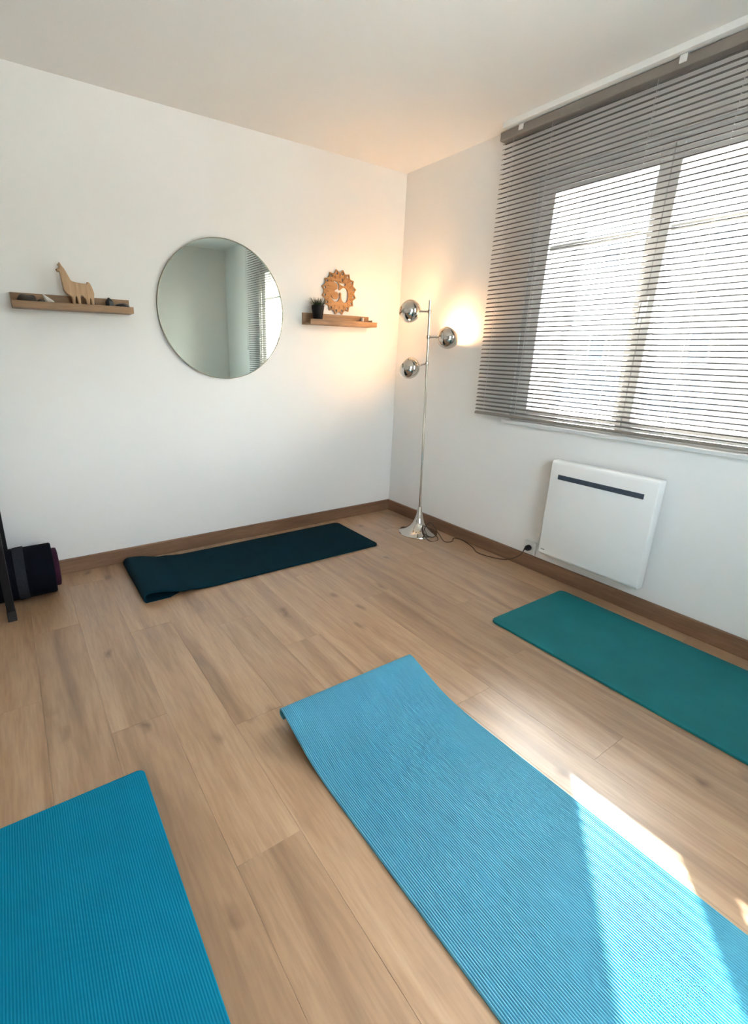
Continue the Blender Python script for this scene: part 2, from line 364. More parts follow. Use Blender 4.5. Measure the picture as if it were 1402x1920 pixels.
# ------------------------------------------------------------------ window
wn = thing('window_1', (0.03, (IY0 + IY1) / 2, IZ0), None, None, kind='structure')
FX0, FX1 = 0.012, 0.075
fr = MB(); ring(fr, FX0, FX1, IY0, IY1, IZ0, IZ1, IY0 - 0.045, IY1 + 0.045, IZ0 + 0.03, IZ1 - 0.045)
obj('window_frame', fr, M['pvc'], wn, bevel=0.003)
MID = -1.775
GZ0, GZ1 = 0.98, 2.115
for (sy0, sy1, ga, gb) in ((IY0 - 0.04, MID + 0.001, -1.215, -1.722), (MID - 0.001, IY1 + 0.04, -1.816, -2.355)):
    sm = MB(); ring(sm, 0.0, 0.046, sy0, sy1, IZ0 + 0.025, IZ1 - 0.04, ga, gb, GZ0, GZ1)
    so = obj('sash', sm, M['pvc'], wn, bevel=0.004)
    obj('pane', MB().box(0.028, 0.032, ga + 0.008, gb - 0.008, GZ0 - 0.008, GZ1 + 0.008), M['glass'], so)
    obj('glazing_bar', MB().box(0.016, 0.044, ga, gb, 1.835, 1.862), M['pvc'], so, bevel=0.003)
hd = MB().box(-0.012, 0.0, MID - 0.016, MID + 0.016, 1.47, 1.57)
ho = obj('window_handle', hd, M['white_plastic'], wn, bevel=0.003)
obj('lever', MB().tube(smooth_path([(-0.012, MID, 1.53), (-0.026, MID, 1.53), (-0.03, MID, 1.515), (-0.03, MID, 1.43)], 4), 0.0085, 10), M['white_plastic'], ho, smooth=True)
w2 = thing('window_2', ((W2X0 + W2X1) / 2, YF - 0.05, W2Z0), None, None, kind='structure')
def ringy(mb, y0, y1, x0, x1, z0, z1, a0, a1, b0, b1):
    mb.box(x0, a0, y0, y1, z0, z1); mb.box(a1, x1, y0, y1, z0, z1); mb.box(a0, a1, y0, y1, z0, b0); mb.box(a0, a1, y0, y1, b1, z1); return mb
obj('window_frame', ringy(MB(), YF - 0.08, YF - 0.02, W2X0, W2X1, W2Z0, W2Z1, W2X0 + 0.04, W2X1 - 0.04, W2Z0 + 0.04, W2Z1 - 0.04), M['pvc'], w2, bevel=0.003)
W2M = (W2X0 + W2X1) / 2
for xa, xb in ((W2X0 + 0.035, W2M - 0.001), (W2M + 0.001, W2X1 - 0.035)):
    so = obj('sash', ringy(MB(), YF - 0.07, YF - 0.01, xa, xb, W2Z0 + 0.035, W2Z1 - 0.035, xa + 0.06, xb - 0.06, W2Z0 + 0.1, W2Z1 - 0.1), M['pvc'], w2, bevel=0.003)
    obj('pane', MB().box(xa + 0.055, xb - 0.055, YF - 0.042, YF - 0.038, W2Z0 + 0.095, W2Z1 - 0.095), M['glass'], so)
obj('trim_1', MB().box(-0.028, 0.0115, IY0 + 0.035, IY1 - 0.035, 0.878, 0.899), M['pvc'], kind='structure', bevel=0.004)      # inner sill
obj('trim_2', MB().box(0.078, WT + 0.04, OY0 - 0.002, OY1 + 0.002, 0.9405, 0.962), M['plaster'], kind='structure', bevel=0.003)   # outer sill
obj('trim_3', MB().box(-0.115, -0.012, -0.905, -2.68, H - 0.028, H - 0.0005), M['white_plastic'], kind='structure', bevel=0.002)   # batten the blind hangs from

# ------------------------------------------------------------------ venetian blind
BX, BY0, BY1 = -0.058, -0.885, -2.695
bl = thing('venetian_blind', (BX, (BY0 + BY1) / 2, 0.92), 'wide grey venetian blind with open slats hanging in front of the window', 'blind')
ZT = H - 0.028
hr = [(BX - 0.028, ZT - 0.045), (BX + 0.028, ZT - 0.045), (BX + 0.028, ZT - 0.002), (BX + 0.024, ZT - 0.002), (BX + 0.024, ZT - 0.04), (BX - 0.024, ZT - 0.04), (BX - 0.024, ZT - 0.002), (BX - 0.028, ZT - 0.002)]
mbh = MB(); 
mbh.prism([(BX - 0.028, ZT - 0.047), (BX + 0.028, ZT - 0.047), (BX + 0.028, ZT - 0.004), (BX - 0.028, ZT - 0.004)], 'y', BY0 + 0.012, BY1 - 0.012)
obj('headrail', mbh, M['rail'], bl, bevel=0.004, label='dark taupe headrail')
for yb in (-1.01, -1.78, -2.56):
    obj('bracket', MB().box(BX - 0.034, BX - 0.0285, yb - 0.014, yb + 0.014, ZT - 0.03, ZT).box(BX - 0.034, BX + 0.03, yb - 0.014, yb + 0.014, ZT - 0.0035, ZT), M['white_plastic'], bl, bevel=0.001)
TILT = math.radians(14); SW = 0.025; CROWN = 0.0050; TH = 0.00045
sec = []
for i in range(7):
    u = -1 + i / 3; x = u * SW / 2; z = CROWN * (1 - u * u); sec.append((x, z + TH / 2))
sec2 = [(x, z - TH) for x, z in reversed(sec)]
def rt(p): x, z = p; return (x * math.cos(TILT) - z * math.sin(TILT), x * math.sin(TILT) + z * math.cos(TILT))
poly = [rt(p) for p in sec + sec2]
smb = MB().prism(poly, 'y', -(BY0 - BY1) / 2, (BY0 - BY1) / 2)
sme = bpy.data.meshes.new('slat'); sme.from_pydata(smb.v, [], smb.f)
bmx = bmesh.new(); bmx.from_mesh(sme); bmesh.ops.recalc_face_normals(bmx, faces=bmx.faces); bmx.to_mesh(sme); bmx.free()
sme.materials.append(M['slat']); sme.polygons.foreach_set('use_smooth', [True] * len(sme.polygons)); sme.set_sharp_from_angle(angle=math.radians(35))
PITCH = 0.0243; z = 0.953; zs = []
while z < ZT - 0.058:
    zs.append(z); z += PITCH
for i, z in enumerate(zs):
    o = bpy.data.objects.new('slat', sme); COL.objects.link(o); o.parent = bl
    o.location = Vector((BX, (BY0 + BY1) / 2 + random.uniform(-.001, .001), z)) - bl.location
    o.rotation_euler = (0, random.uniform(-.025, .025), 0)
obj('bottom_rail', MB().prism([(BX - 0.013, 0.921), (BX + 0.013, 0.921), (BX + 0.014, 0.929), (BX + 0.008, 0.937), (BX - 0.008, 0.937), (BX - 0.014, 0.929)], 'y', BY0, BY1), M['rail'], bl, bevel=0.002, label='dark taupe bottom rail')
dx, dz = SW / 2 * math.cos(TILT) + 0.0012, SW / 2 * math.sin(TILT)
for yl in (-0.955, -1.19, -1.685, -2.01, -2.36, -2.62):
    lc = MB().tube([(BX - dx, yl, 0.935), (BX - dx, yl, ZT - 0.045)], 0.0008, 5).tube([(BX + dx, yl, 0.935), (BX + dx, yl, ZT - 0.045)], 0.0008, 5)
    for z in zs: lc.tube([(BX - dx, yl, z - dz - .001), (BX + dx, yl, z + dz - .001)], 0.0006, 4, cap=False)
    obj('ladder_cord', lc, M['cord'], bl)
tcd = obj('lift_cord', MB().tube([(BX - 0.034, -2.665, ZT - 0.045), (BX - 0.036, -2.665, 1.34)], 0.0016, 6), M['cord'], bl)
obj('tassel', MB().lathe([(0.003, 0.05), (0.008, 0.04), (0.012, 0.0), (0.010, -0.004)], (BX - 0.036, -2.665, 1.295), 12), M['white_plastic'], tcd, smooth=True)

# ------------------------------------------------------------------ heater + socket
ht = thing('panel_heater', (-0.05, -1.775, 0.155), 'white electric panel heater with a dark slot grille below the window', 'heater')
hy0, hy1, hz0, hz1 = -1.495, -2.055, 0.16, 0.73
obj('wall_mount', MB().box(-0.035, -0.001, hy0 - 0.05, hy1 + 0.05, hz0 + 0.05, hz1 - 0.05), M['grey_foam'], ht, bevel=0.003)
body = MB().prism([(-0.035, hz0), (-0.085, hz0), (-0.1, hz0 + 0.015), (-0.1, hz1 - 0.02), (-0.09, hz1), (-0.035, hz1)], 'y', hy0, hy1)
hb = obj('heater_body', body, M['enamel'], ht, bevel=0.008, seg=3, smooth=True)
gr = MB().box(-0.1035, -0.099, -1.547, -1.997, 0.629, 0.655)
go = obj('grille', gr, M['grille'], ht, bevel=0.001, label='dark blue-grey slot grille')
for i in range(3): obj('louvre', MB().box(-0.105, -0.1036, -1.549, -1.995, 0.6325 + i * 0.008, 0.6355 + i * 0.008), M['grille'], go)
obj('control_mark', MB().box(-0.1008, -0.0995, -1.512, -1.535, 0.196, 0.2), M['grey_foam'], ht)

sk = thing('wall_socket', (0, -1.385, 0.10), 'small white wall socket between the lamp cable and the heater', 'socket')
obj('socket_plate', MB().box(-0.018, -0.0005, -1.345, -1.425, 0.1, 0.18), M['white_plastic'], sk, bevel=0.004)
obj('socket_ring', MB().lathe([(0.026, 0), (0.026, 0.0015), (0.0215, 0.0015), (0.0205, 0.0003)], (-0.018, -1.385, 0.14), 24, mtx=Matrix.Rotation(-PI / 2, 4, 'Y')), M['white_plastic'], sk, smooth=True)

# ------------------------------------------------------------------ floor lamp
LX, LY = -0.175, -0.56
lp = thing('floor_lamp', (LX, LY, 0), 'tall chrome floor lamp with three glowing globe spotlights in the corner', 'lamp')
base = [(0.143, 0.0), (0.1445, 0.004), (0.142, 0.009), (0.128, 0.014), (0.105, 0.022), (0.082, 0.036), (0.060, 0.058), (0.043, 0.086), (0.031, 0.118), (0.022, 0.152), (0.0155, 0.188), (0.0125, 0.205), (0.0, 0.205)]
obj('base', MB().lathe(base, (LX, LY, 0.0), 48), M['chrome'], lp, smooth=True, label='trumpet-shaped chrome base')
obj('pole', MB().tube([(LX, LY, 0.2), (LX - 0.013, LY + 0.013, 0.9), (LX - 0.026, LY + 0.026, 1.62)], 0.0085, 16), M['chrome'], lp, smooth=True)
def poleat(z): t = z / 1.62; return Vector((LX - 0.026 * t, LY + 0.026 * t, z))
def lamp_head(c, zc, aim):
    c = Vector(c); p = poleat(zc); aim = Vector(aim).normalized()
    r = 0.0725; q = aim.to_track_quat('Z', 'Y').to_matrix().to_4x4()
    d = (c - p); d.normalize()
    arm = obj('arm', MB().tube([p, c - d * (r - 0.004)], 0.0062, 12), M['chrome'], lp, smooth=True)
    obj('joint', MB().lathe([(0.0115, -0.012), (0.0125, -0.009), (0.0125, 0.009), (0.0115, 0.012)], p, 16), M['chrome'], arm, smooth=True)
    th0 = math.radians(63)                                   # half angle of the opening around the aim axis
    out = [(r * math.sin(a), r * math.cos(a)) for a in [th0 + (PI - th0) * i / 26 for i in range(27)]]
    out[-1] = (0.0005, -r)
    ri = r - 0.002
    inn = [(ri * math.sin(a), ri * math.cos(a)) for a in [th0 + (PI - th0) * i / 26 for i in range(27)]]
    inn[-1] = (0.0005, -ri)
    g = obj('globe', MB().lathe(out + inn[::-1], c, 48, cap=False, mtx=q), M['chrome'], lp, smooth=True, label='round polished chrome globe')
    ro = r - 0.0026
    liner = [(ro * math.sin(a), ro * math.cos(a)) for a in [th0 + (PI - th0) * i / 20 for i in range(21)]]
    liner[-1] = (0.0005, -ro)
    obj('liner', MB().lathe(liner, c, 32, cap=False, mtx=q), M['inner'], g, smooth=True)
    obj('bulb_socket', MB().lathe([(0.012, -0.066), (0.013, -0.03), (0.009, -0.022)], c, 16, mtx=q), M['white_plastic'], g, smooth=True)
    bp = [(0.008, -0.023), (0.012, -0.012), (0.019, 0.0), (0.021, 0.009), (0.018, 0.019), (0.010, 0.026), (0.001, 0.028)]
    obj('bulb', MB().lathe(bp, c, 20, mtx=q), M['bulb'], g, smooth=True, label='lit warm white bulb')
lamp_head((-0.291, -0.443, 1.553), 1.55, (-0.02, 0.72, 0.50))
lamp_head((-0.105, -0.629, 1.390), 1.392, (0.58, -0.12, 0.62))
lamp_head((-0.277, -0.458, 1.190), 1.222, (-0.25, 0.66, 0.46))
cb = smooth_path([(LX + 0.01, LY - 0.142, 0.006), (LX - 0.07, LY - 0.135, 0.03), (LX - 0.06, LY - 0.10, 0.085), (LX + 0.0, LY - 0.105, 0.07), (LX + 0.02, LY - 0.19, 0.006),
    (LX - 0.06, LY - 0.18, 0.005), (LX - 0.05, LY - 0.11, 0.055), (LX + 0.03, LY - 0.09, 0.10), (LX + 0.06, LY - 0.15, 0.03), (LX + 0.03, LY - 0.24, 0.005), (LX + 0.075, LY - 0.27, 0.005),
    (-0.05, LY - 0.245, 0.012), (-0.03, LY - 0.31, 0.012), (-0.055, LY - 0.42, 0.006), (-0.10, LY - 0.50, 0.005), (-0.085, LY - 0.59, 0.005), (-0.06, LY - 0.70, 0.02), (-0.06, LY - 0.79, 0.08), (-0.062, -1.384, 0.14)], 6)
pc = obj('power_cord', MB().tube(cb, 0.0032, 8), M['cable'], lp, smooth=True, label='thin brown power cord')
obj('plug', MB().lathe([(0.005, 0.048), (0.0085, 0.034), (0.0175, 0.022), (0.0185, 0.004), (0.0175, 0.0)], (-0.0185, -1.385, 0.14), 20, mtx=Matrix.Rotation(-PI / 2, 4, 'Y')), M['black_plastic'], pc, smooth=True, label='round black plug')

# ------------------------------------------------------------------ round mirror
MX, MZ, MR = -1.415, 1.51, 0.402
mi = thing('round_mirror', (MX, 0, MZ - MR), 'large round mirror with thin metal rim on the wall between the shelves', 'mirror')
ry = Matrix.Rotation(PI / 2, 4, 'X')      # local z -> -y
obj('mirror_glass', MB().lathe([(MR - 0.004, 0.0), (MR - 0.004, 0.0135)], (MX, -0.002, MZ), 128, mtx=ry), M['mirror'], mi)
obj('rim', MB().lathe([(MR - 0.004, 0.0), (MR, 0.0), (MR, 0.019), (MR - 0.001, 0.020), (MR - 0.004, 0.020), (MR - 0.004, 0.0)], (MX, -0.001, MZ), 128, cap=False, mtx=ry), M['mframe'], mi, smooth=True)

# ------------------------------------------------------------------ picture ledges
SZ = 1.459
def ledge(x0, x1, label):
    t = thing('picture_ledge', ((x0 + x1) / 2, 0, SZ), label, 'shelf', 'oak picture ledges on the wall')
    obj('back_board', MB().box(x0, x1, -0.014, -0.0005, SZ, SZ + 0.075), M['shelf'], t, bevel=0.0015)
    obj('bottom_board', MB().box(x0, x1, -0.103, -0.0145, SZ, SZ + 0.012), M['shelf'], t, bevel=0.0015)
    obj('front_lip', MB().box(x0, x1, -0.116, -0.1035, SZ, SZ + 0.033), M['shelf'], t, bevel=0.0015)
    return t
ledge(-2.52, -1.967, 'oak picture ledge with the wooden llama on it')
ledge(-0.860, -0.303, 'oak picture ledge with the grass pot, right of the mirror')
ST = SZ + 0.0125

# wooden llama
LZ = [(522, 190), (540, 172), (553, 165), (540, 138), (546, 136), (557, 150), (556, 121), (562, 121), (578, 148), (600, 180), (622, 225), (640, 265), (655, 290), (690, 300), (740, 306), (800, 308), (806, 292), (820, 290),
      (838, 302), (852, 335), (864, 375), (868, 410), (862, 450), (852, 500), (838, 500), (828, 470), (818, 462), (808, 502), (790, 502), (774, 470), (752, 438), (738, 432), (726, 450), (720, 500), (704, 500), (690, 462), (676, 452), (664, 498), (644, 496), (640, 462), (624, 440), (590, 416), (568, 380), (562, 320), (557, 260), (552, 215), (540, 212), (526, 205)]
sc_l = 0.0009 * 0.6
def Lp(p): return ((p[0] - 695) * 0.000465, 0.0 if p[1] >= 495 else 0.0255 + (500 - p[1]) * 0.000475)
out = smooth_path([(Lp(p)[0], Lp(p)[1], 0) for p in LZ + [LZ[0]]], 3)
vsl, fsl = curve_mesh([[(p.x, p.y) for p in out[:-1]]], 0.03, 0.004)
lc_ = Vector((-2.2275, -0.062, ST))
mnz = min(v.y for v in vsl)
ll = thing('llama_figurine', lc_, 'pale wooden llama figurine with upright ears standing on the left ledge', 'figurine')
obj('llama_body', MB().add([(lc_.x + v.x, lc_.y - v.z, lc_.z + v.y - mnz) for v in vsl], fsl), M['llama'], ll, smooth=True, angle=35)
hx, hz_ = Lp((527, 193)); ex, ez_ = Lp((549, 182))
obj('muzzle', MB().blob((lc_.x + hx, lc_.y, lc_.z + hz_ - mnz), 0.004, 0.0165, 0.004, 3, 0.1), M['burn'], ll, smooth=True, label='dark burnt muzzle')
obj('eye', MB().blob((lc_.x + ex, lc_.y - 0.0152, lc_.z + ez_ - mnz), 0.002, 0.0012, 0.002, 3, 0.0, 1), M['burn'], ll, smooth=True)

# things on the left ledge
obj('pebble', MB().blob((-2.452, -0.060, ST + 0.029), 0.042, 0.030, 0.024, 2.2, 0.3, 3), M['stone'], smooth=True, angle=80, label='rounded dark brown stone at the left end of the ledge', cat='stone')
obj('pebble', MB().blob((-2.395, -0.075, ST + 0.017), 0.022, 0.022, 0.0165, 5.1, 0.3, 3), M['stone'], smooth=True, angle=80, label='small dark grey stone against the white quartz point', cat='stone')
qz = MB(); 
ang = [2 * PI * k / 6 for k in range(6)]
q0 = [(0.024 * math.cos(a), 0.018 * math.sin(a), 0) for a in ang]
vsq = [(-2.338 + x, -0.05 + y, ST) for x, y, _ in q0] + [(-2.358 + x * .85, -0.05 + y * .85, ST + 0.034) for x, y, _ in q0] + [(-2.386, -0.05, ST + 0.066)]
qz.add(vsq, [[5, 4, 3, 2, 1, 0]] + [[i, (i + 1) % 6, 6 + (i + 1) % 6, 6 + i] for i in range(6)] + [[6 + i, 6 + (i + 1) % 6, 12] for i in range(6)])
obj('quartz_point', qz, M['quartz'], label='white leaning quartz point left of the llama', cat='crystal', bevel=0.002)
cz = MB(); vsq = [(-2.075 + 0.026 * math.cos(2 * PI * k / 6 + .3), -0.06 + 0.024 * math.sin(2 * PI * k / 6 + .3), ST) for k in range(6)] + [(-2.075 + 0.022 * math.cos(2 * PI * k / 6 + .3), -0.06 + 0.02 * math.sin(2 * PI * k / 6 + .3), ST + 0.046) for k in range(6)] + [(-2.078, -0.06, ST + 0.068)]
cz.add(vsq, [[5, 4, 3, 2, 1, 0]] + [[i, (i + 1) % 6, 6 + (i + 1) % 6, 6 + i] for i in range(6)] + [[6 + i, 6 + (i + 1) % 6, 12] for i in range(6)])
obj('black_crystal', cz, M['black_stone'], label='pointed black crystal right of the llama', cat='crystal', bevel=0.002)
obj('flat_stone', MB().blob((-2.012, -0.060, ST + 0.0205), 0.037, 0.033, 0.0200, 7.7, 0.25, 3), M['black_stone'], smooth=True, angle=80, label='flat black stone at the right end of the llama ledge', cat='stone')

# om plaque standing on the back board
OR_, OX, OY_, OZ = 0.1465, -0.566, -0.0085, SZ + 0.0755
OCZ = OZ + 0.1465
NP = 16
outl = []
for k in range(NP):
    a = 2 * PI * (k + 0.5) / NP - PI / 2; st = 2 * PI / NP
    for da, rr in ((-0.5, 0.86), (-0.36, 0.885), (-0.20, 0.925), (-0.08, 0.972), (0, 1.0), (0.08, 0.972), (0.20, 0.925), (0.36, 0.885)):
        outl.append((rr * math.cos(a + da * st), rr * math.sin(a + da * st)))
holes = []
for k in range(NP):
    a = 2 * PI * (k + 0.5) / NP - PI / 2
    cx_, cy_ = 0.835 * math.cos(a), 0.835 * math.sin(a)
    h = []
    for (u, v) in ((0.075, 0), (0.03, 0.05), (-0.045, 0.045), (-0.06, 0), (-0.045, -0.045), (0.03, -0.05)):
        h.append((cx_ + u * math.cos(a) - v * math.sin(a), cy_ + u * math.sin(a) + v * math.cos(a)))
    holes.append(h)
def px2(p): return ((p[0] - 695) / 258.0, (555 - p[1]) / 350.0)
cuts_px = [
 # the 3-shape: upper bow, waist and lower bowl
 [(608, 402), (632, 392), (662, 400), (682, 428), (690, 470), (684, 508), (700, 522), (716, 508), (738, 486), (768, 478), (796, 492), (818, 530), (830, 585), (826, 645), (808, 692), (780, 712), (752, 700), (732, 668), (722, 620), (722, 575), (712, 556), (698, 560), (698, 596), (702, 626), (692, 670), (664, 700), (630, 702), (598, 676), (574, 636), (568, 604), (592, 640), (622, 664), (652, 666), (674, 646), (680, 606), (672, 568), (654, 552), (630, 552), (626, 532), (646, 518), (662, 506), (668, 470), (660, 436), (644, 418), (622, 416)],
 [(680, 384), (704, 404), (736, 414), (780, 412), (782, 440), (762, 456), (730, 450), (700, 428)],
 [(736, 340), (750, 366), (738, 392), (720, 368)]]
cuts = []
for c_ in cuts_px:
    sp_ = smooth_path([(*px2(p), 0) for p in c_ + [c_[0]]], 2); cuts.append([(p.x, p.y) for p in sp_[:-1]])
vso, fso = curve_mesh([[(p[0] * OR_, p[1] * OR_) for p in s_] for s_ in [outl] + holes + cuts], 0.008, 0.0006)
om = thing('om_plaque', (OX, OY_, OZ), 'round petal-edged wooden plaque with a cut-out om symbol', 'plaque')
obj('plaque_disc', MB().add([(OX + v.x, OY_ - v.z, OCZ + v.y) for v in vso], fso), M['om'], om)
eg = MB()
for k in range(NP):
    a = 2 * PI * (k + 0.5) / NP - PI / 2; st = 2 * PI / NP
    pts = []
    for t in range(9):
        u = -1 + t / 4; da = u * st * 0.46 * (1 - 0.0 * u); rr = 0.87 - 0.27 * u * u * abs(u) if abs(u) > 0 else 0.93
        rr = 0.925 - 0.30 * abs(u) ** 3
        pts.append((OX + OR_ * rr * math.cos(a + da), OY_ - 0.004, OCZ + OR_ * rr * math.sin(a + da)))
    eg.tube(pts, 0.0011, 4)
eg2 = [(OX + OR_ * 0.62 * math.cos(2 * PI * k / 48), OY_ - 0.004, OCZ + OR_ * 0.62 * math.sin(2 * PI * k / 48)) for k in range(49)]
obj('engraving', eg, M['burn'], om, kind='stuff')

# grass pot
PX, PY = -0.772, -0.0625
pt = thing('potted_grass', (PX, PY, ST), 'small dark pot of spiky artificial grass in front of the plaque', 'plant')
obj('pot', MB().lathe([(0.027, 0.0), (0.029, 0.002), (0.043, 0.104), (0.0435, 0.108), (0.041, 0.108), (0.040, 0.100)], (PX, PY, ST), 32), M['pot'], pt, smooth=True)
obj('soil', MB().lathe([(0.039, 0.092), (0.0385, 0.097), (0.02, 0.099), (0.001, 0.100)], (PX, PY, ST), 24), M['soil'], pt, smooth=True)
gb = MB(); rg = random.Random(3)
for i in range(240):
    a = rg.uniform(0, 2 * PI); r0 = 0.036 * math.sqrt(rg.random()); lean = rg.uniform(0.15, 1.0) * (0.35 + r0 / 0.04)
    hh = rg.uniform(0.035, 0.072); wv = rg.uniform(0.0012, 0.0022)
    b0 = Vector((PX + r0 * math.cos(a), PY + r0 * math.sin(a), ST + 0.096)); ad_ = a + rg.uniform(-.5, .5)
    dr = Vector((math.cos(ad_), math.sin(ad_), 0)); sd = Vector((-dr.y, dr.x, 0)); vsb = []
    for t in (0, .35, .7, 1.0):
        p = b0 + dr * (lean * 0.062 * t ** 1.8) + Vector((0, 0, hh * (t - 0.22 * lean * t * t)))
        if p.y > -0.018: p.y = -0.018
        wd = wv * (1 - t) + 0.0001; vsb += [p - sd * wd, p + sd * wd + dr * 0.0, p + dr * 0.0006]
    fsb = []
    for j in range(3):
        for q in range(3): fsb.append([j * 3 + q, j * 3 + (q + 1) % 3, j * 3 + 3 + (q + 1) % 3, j * 3 + 3 + q])
    gb.add(vsb, fsb)
obj('grass_blades', gb, M['grass'], pt, kind='stuff', smooth=True, angle=80)
# incense boat
ib = smooth_path([(-0.43, -0.06, ST + 0.006), (-0.40, -0.06, ST + 0.0065), (-0.36, -0.06, ST + 0.0065), (-0.325, -0.06, ST + 0.006), (-0.318, -0.06, ST + 0.009)], 4)
ibo = MB().prism([(-0.43, ST), (-0.33, ST), (-0.316, ST + 0.034), (-0.322, ST + 0.036), (-0.345, ST + 0.026), (-0.41, ST + 0.024), (-0.436, ST + 0.030), (-0.442, ST + 0.028)], 'y', -0.08, -0.045)
obj('incense_holder', ibo, M['incense'], label='dark wooden incense tray at the right end of the ledge', cat='tray', bevel=0.0015)
obj('incense_bowl', MB().lathe([(0.006, 0), (0.010, 0.01), (0.012, 0.052), (0.0105, 0.052), (0.008, 0.02), (0.001, 0.018)], (-0.372, -0.029, ST), 20), M['quartz'], smooth=True, label='tiny pale cup behind the incense tray', cat='cup')

# ------------------------------------------------------------------ yoga mats
def sheet(path, x0, x1, thick, ribs=0, ribh=0.0006, corner=0.03, per=4, end_round=(True, True), prof=None):
    """mat swept along path [(t,z)] (t = along the mat); width x0..x1 ; returns verts in (x,t,z)"""
    mb = MB(); n = len(path); us = []
    if ribs:
        for i in range(ribs * per + 1):
            f = i / (ribs * per); us.append((f, ribh * (prof[i % per] if prof else 0.5 - 0.5 * math.cos(2 * PI * (i % per) / per))))
    else:
        us = [(i / 12, 0) for i in range(13)]
    P = [Vector((p[0], p[1])) for p in path]
    L_ = [0]
    for i in range(1, n): L_.append(L_[-1] + (P[i] - P[i - 1]).length)
    rows = []
    for i in range(n):
        t = (P[min(i + 1, n - 1)] - P[max(i - 1, 0)]).normalized(); nn = Vector((-t.y, t.x))
        ins = 0.0
        for on, d in ((end_round[0], L_[i]), (end_round[1], L_[-1] - L_[i])):
            if on and d < corner: ins = max(ins, corner - math.sqrt(max(0, corner ** 2 - (corner - d) ** 2)))
        rows.append((P[i], nn, ins))
    m = len(us)
    vt = []; vb = []
    for p, nn, ins in rows:
        for f, h in us:
            x = x0 + ins + (x1 - x0 - 2 * ins) * f
            q = p + nn * (thick + h - ribh * (1 if ribs else 0)); vt.append((x, q.x, q.y))
        for f in (0, 1):
            x = x0 + ins + (x1 - x0 - 2 * ins) * f; vb.append((x, p.x, p.y))
    fs = []
    for i in range(n - 1):
        for j in range(m - 1): a = i * m + j; fs.append([a, a + 1, a + m + 1, a + m])
    o = len(vt)
    for i in range(n - 1):
        a = o + 2 * i
        fs.append([a, a + 2, a + 3, a + 1]); fs.append([i * m, (i + 1) * m, a + 2, a]); fs.append([i * m + m - 1, a + 1, a + 3, (i + 1) * m + m - 1])
    fs.append(list(range(m))[::-1] + [o, o + 1]); k = (n - 1) * m
    fs.append([k + j for j in range(m)] + [o + 2 * n - 1, o + 2 * n - 2])
    return mb.add(vt + vb, fs)
def flatpath(a, b, corner=0.03):
    s = 1 if b > a else -1; pts = [a + s * corner * (1 - math.cos(PI / 2 * i / 6)) for i in range(7)]
    q = [b - s * corner * (1 - math.cos(PI / 2 * i / 6)) for i in range(7)][::-1]
    mid = [pts[-1] + (q[0] - pts[-1]) * i / 20 for i in range(1, 20)]
    return [(t, 0.0006) for t in pts + mid + q]
def mat_thing(name, mb, m, label, swap=False, soft=0.0):
    if swap: mb.v = [Vector((p.y, p.x, p.z)) for p in mb.v]
    return obj(name, mb, m, label=label, cat='yoga mat', group='yoga mats on the floor', smooth=True, angle=50, bevel=soft, seg=2)
# teal, along the window wall
mat_thing('yoga_mat', sheet(flatpath(-3.42, -1.69), -0.735, -0.122, 0.011), M['teal'], 'flat teal yoga mat below the heater along the window wall', soft=0.0025)
# saturated blue ribbed, near left
mat_thing('yoga_mat', sheet(flatpath(-3.44, -1.70, 0.02), -3.03, -2.418, 0.006, ribs=100, ribh=0.0010, corner=0.02), M['blue'], 'deep azure ribbed yoga mat at the near left')
# sky blue ribbed, curled far end
path = [(t, 0.0006) for t in [-3.45 + 0.06 * i for i in range(22)]]
pc_ = [(-2.10, 0.0015), (-2.03, 0.006), (-1.96, 0.017), (-1.89, 0.036), (-1.835, 0.055), (-1.80, 0.066)]
sp_ = smooth_path([(-2.16, 0.0006, 0)] + [(a, b, 0) for a, b in pc_] + [(-1.778, 0.071, 0)], 4)
path += [(p.x, p.y) for p in sp_]
cr = 0.012; cc = Vector((-1.774, 0.071 - cr))
for i in range(1, 15):
    a = math.radians(100 - i * 17); path.append((cc.x + cr * math.cos(a), cc.y + cr * math.sin(a)))
mat_thing('yoga_mat', sheet(path, -1.962, -1.352, 0.008, ribs=96, ribh=0.0042, corner=0.012, per=6, prof=(0, 0, 0.85, 1, 1, 0.85), end_round=(True, False)), M['lightblue'], 'light sky-blue ribbed yoga mat with a curled end in the middle')
# navy, along the back wall, left end folded under
np_ = [(-1.97, 0.001), (-2.03, 0.001), (-2.09, 0.002), (-2.135, 0.004)]
cx0, cz0, rr0 = -2.135, 0.026, 0.022
arc = [(cx0 + rr0 * math.cos(math.radians(a)), cz0 + rr0 * math.sin(math.radians(a))) for a in range(-90, -271, -20)]
back = [(-2.105, 0.047), (-2.06, 0.041), (-2.01, 0.028), (-1.96, 0.0165), (-1.92, 0.0145), (-1.88, 0.008), (-1.82, 0.002), (-1.76, 0.0006)]
bk = [(p.x, p.y) for p in smooth_path([(a, b, 0) for a, b in back], 4)]
fp = flatpath(-1.72, -0.592, 0.035)[7:]
# the sweep normal must point outwards from the fold, so the path runs along the inner face
nv = sheet([(t, z) for t, z in np_] + arc + bk + fp, -0.612, -0.088, 0.011, corner=0.035, end_round=(True, True))
mat_thing('yoga_mat', nv, M['navy'], 'dark navy yoga mat with a folded end along the back wall', swap=True, soft=0.0022)

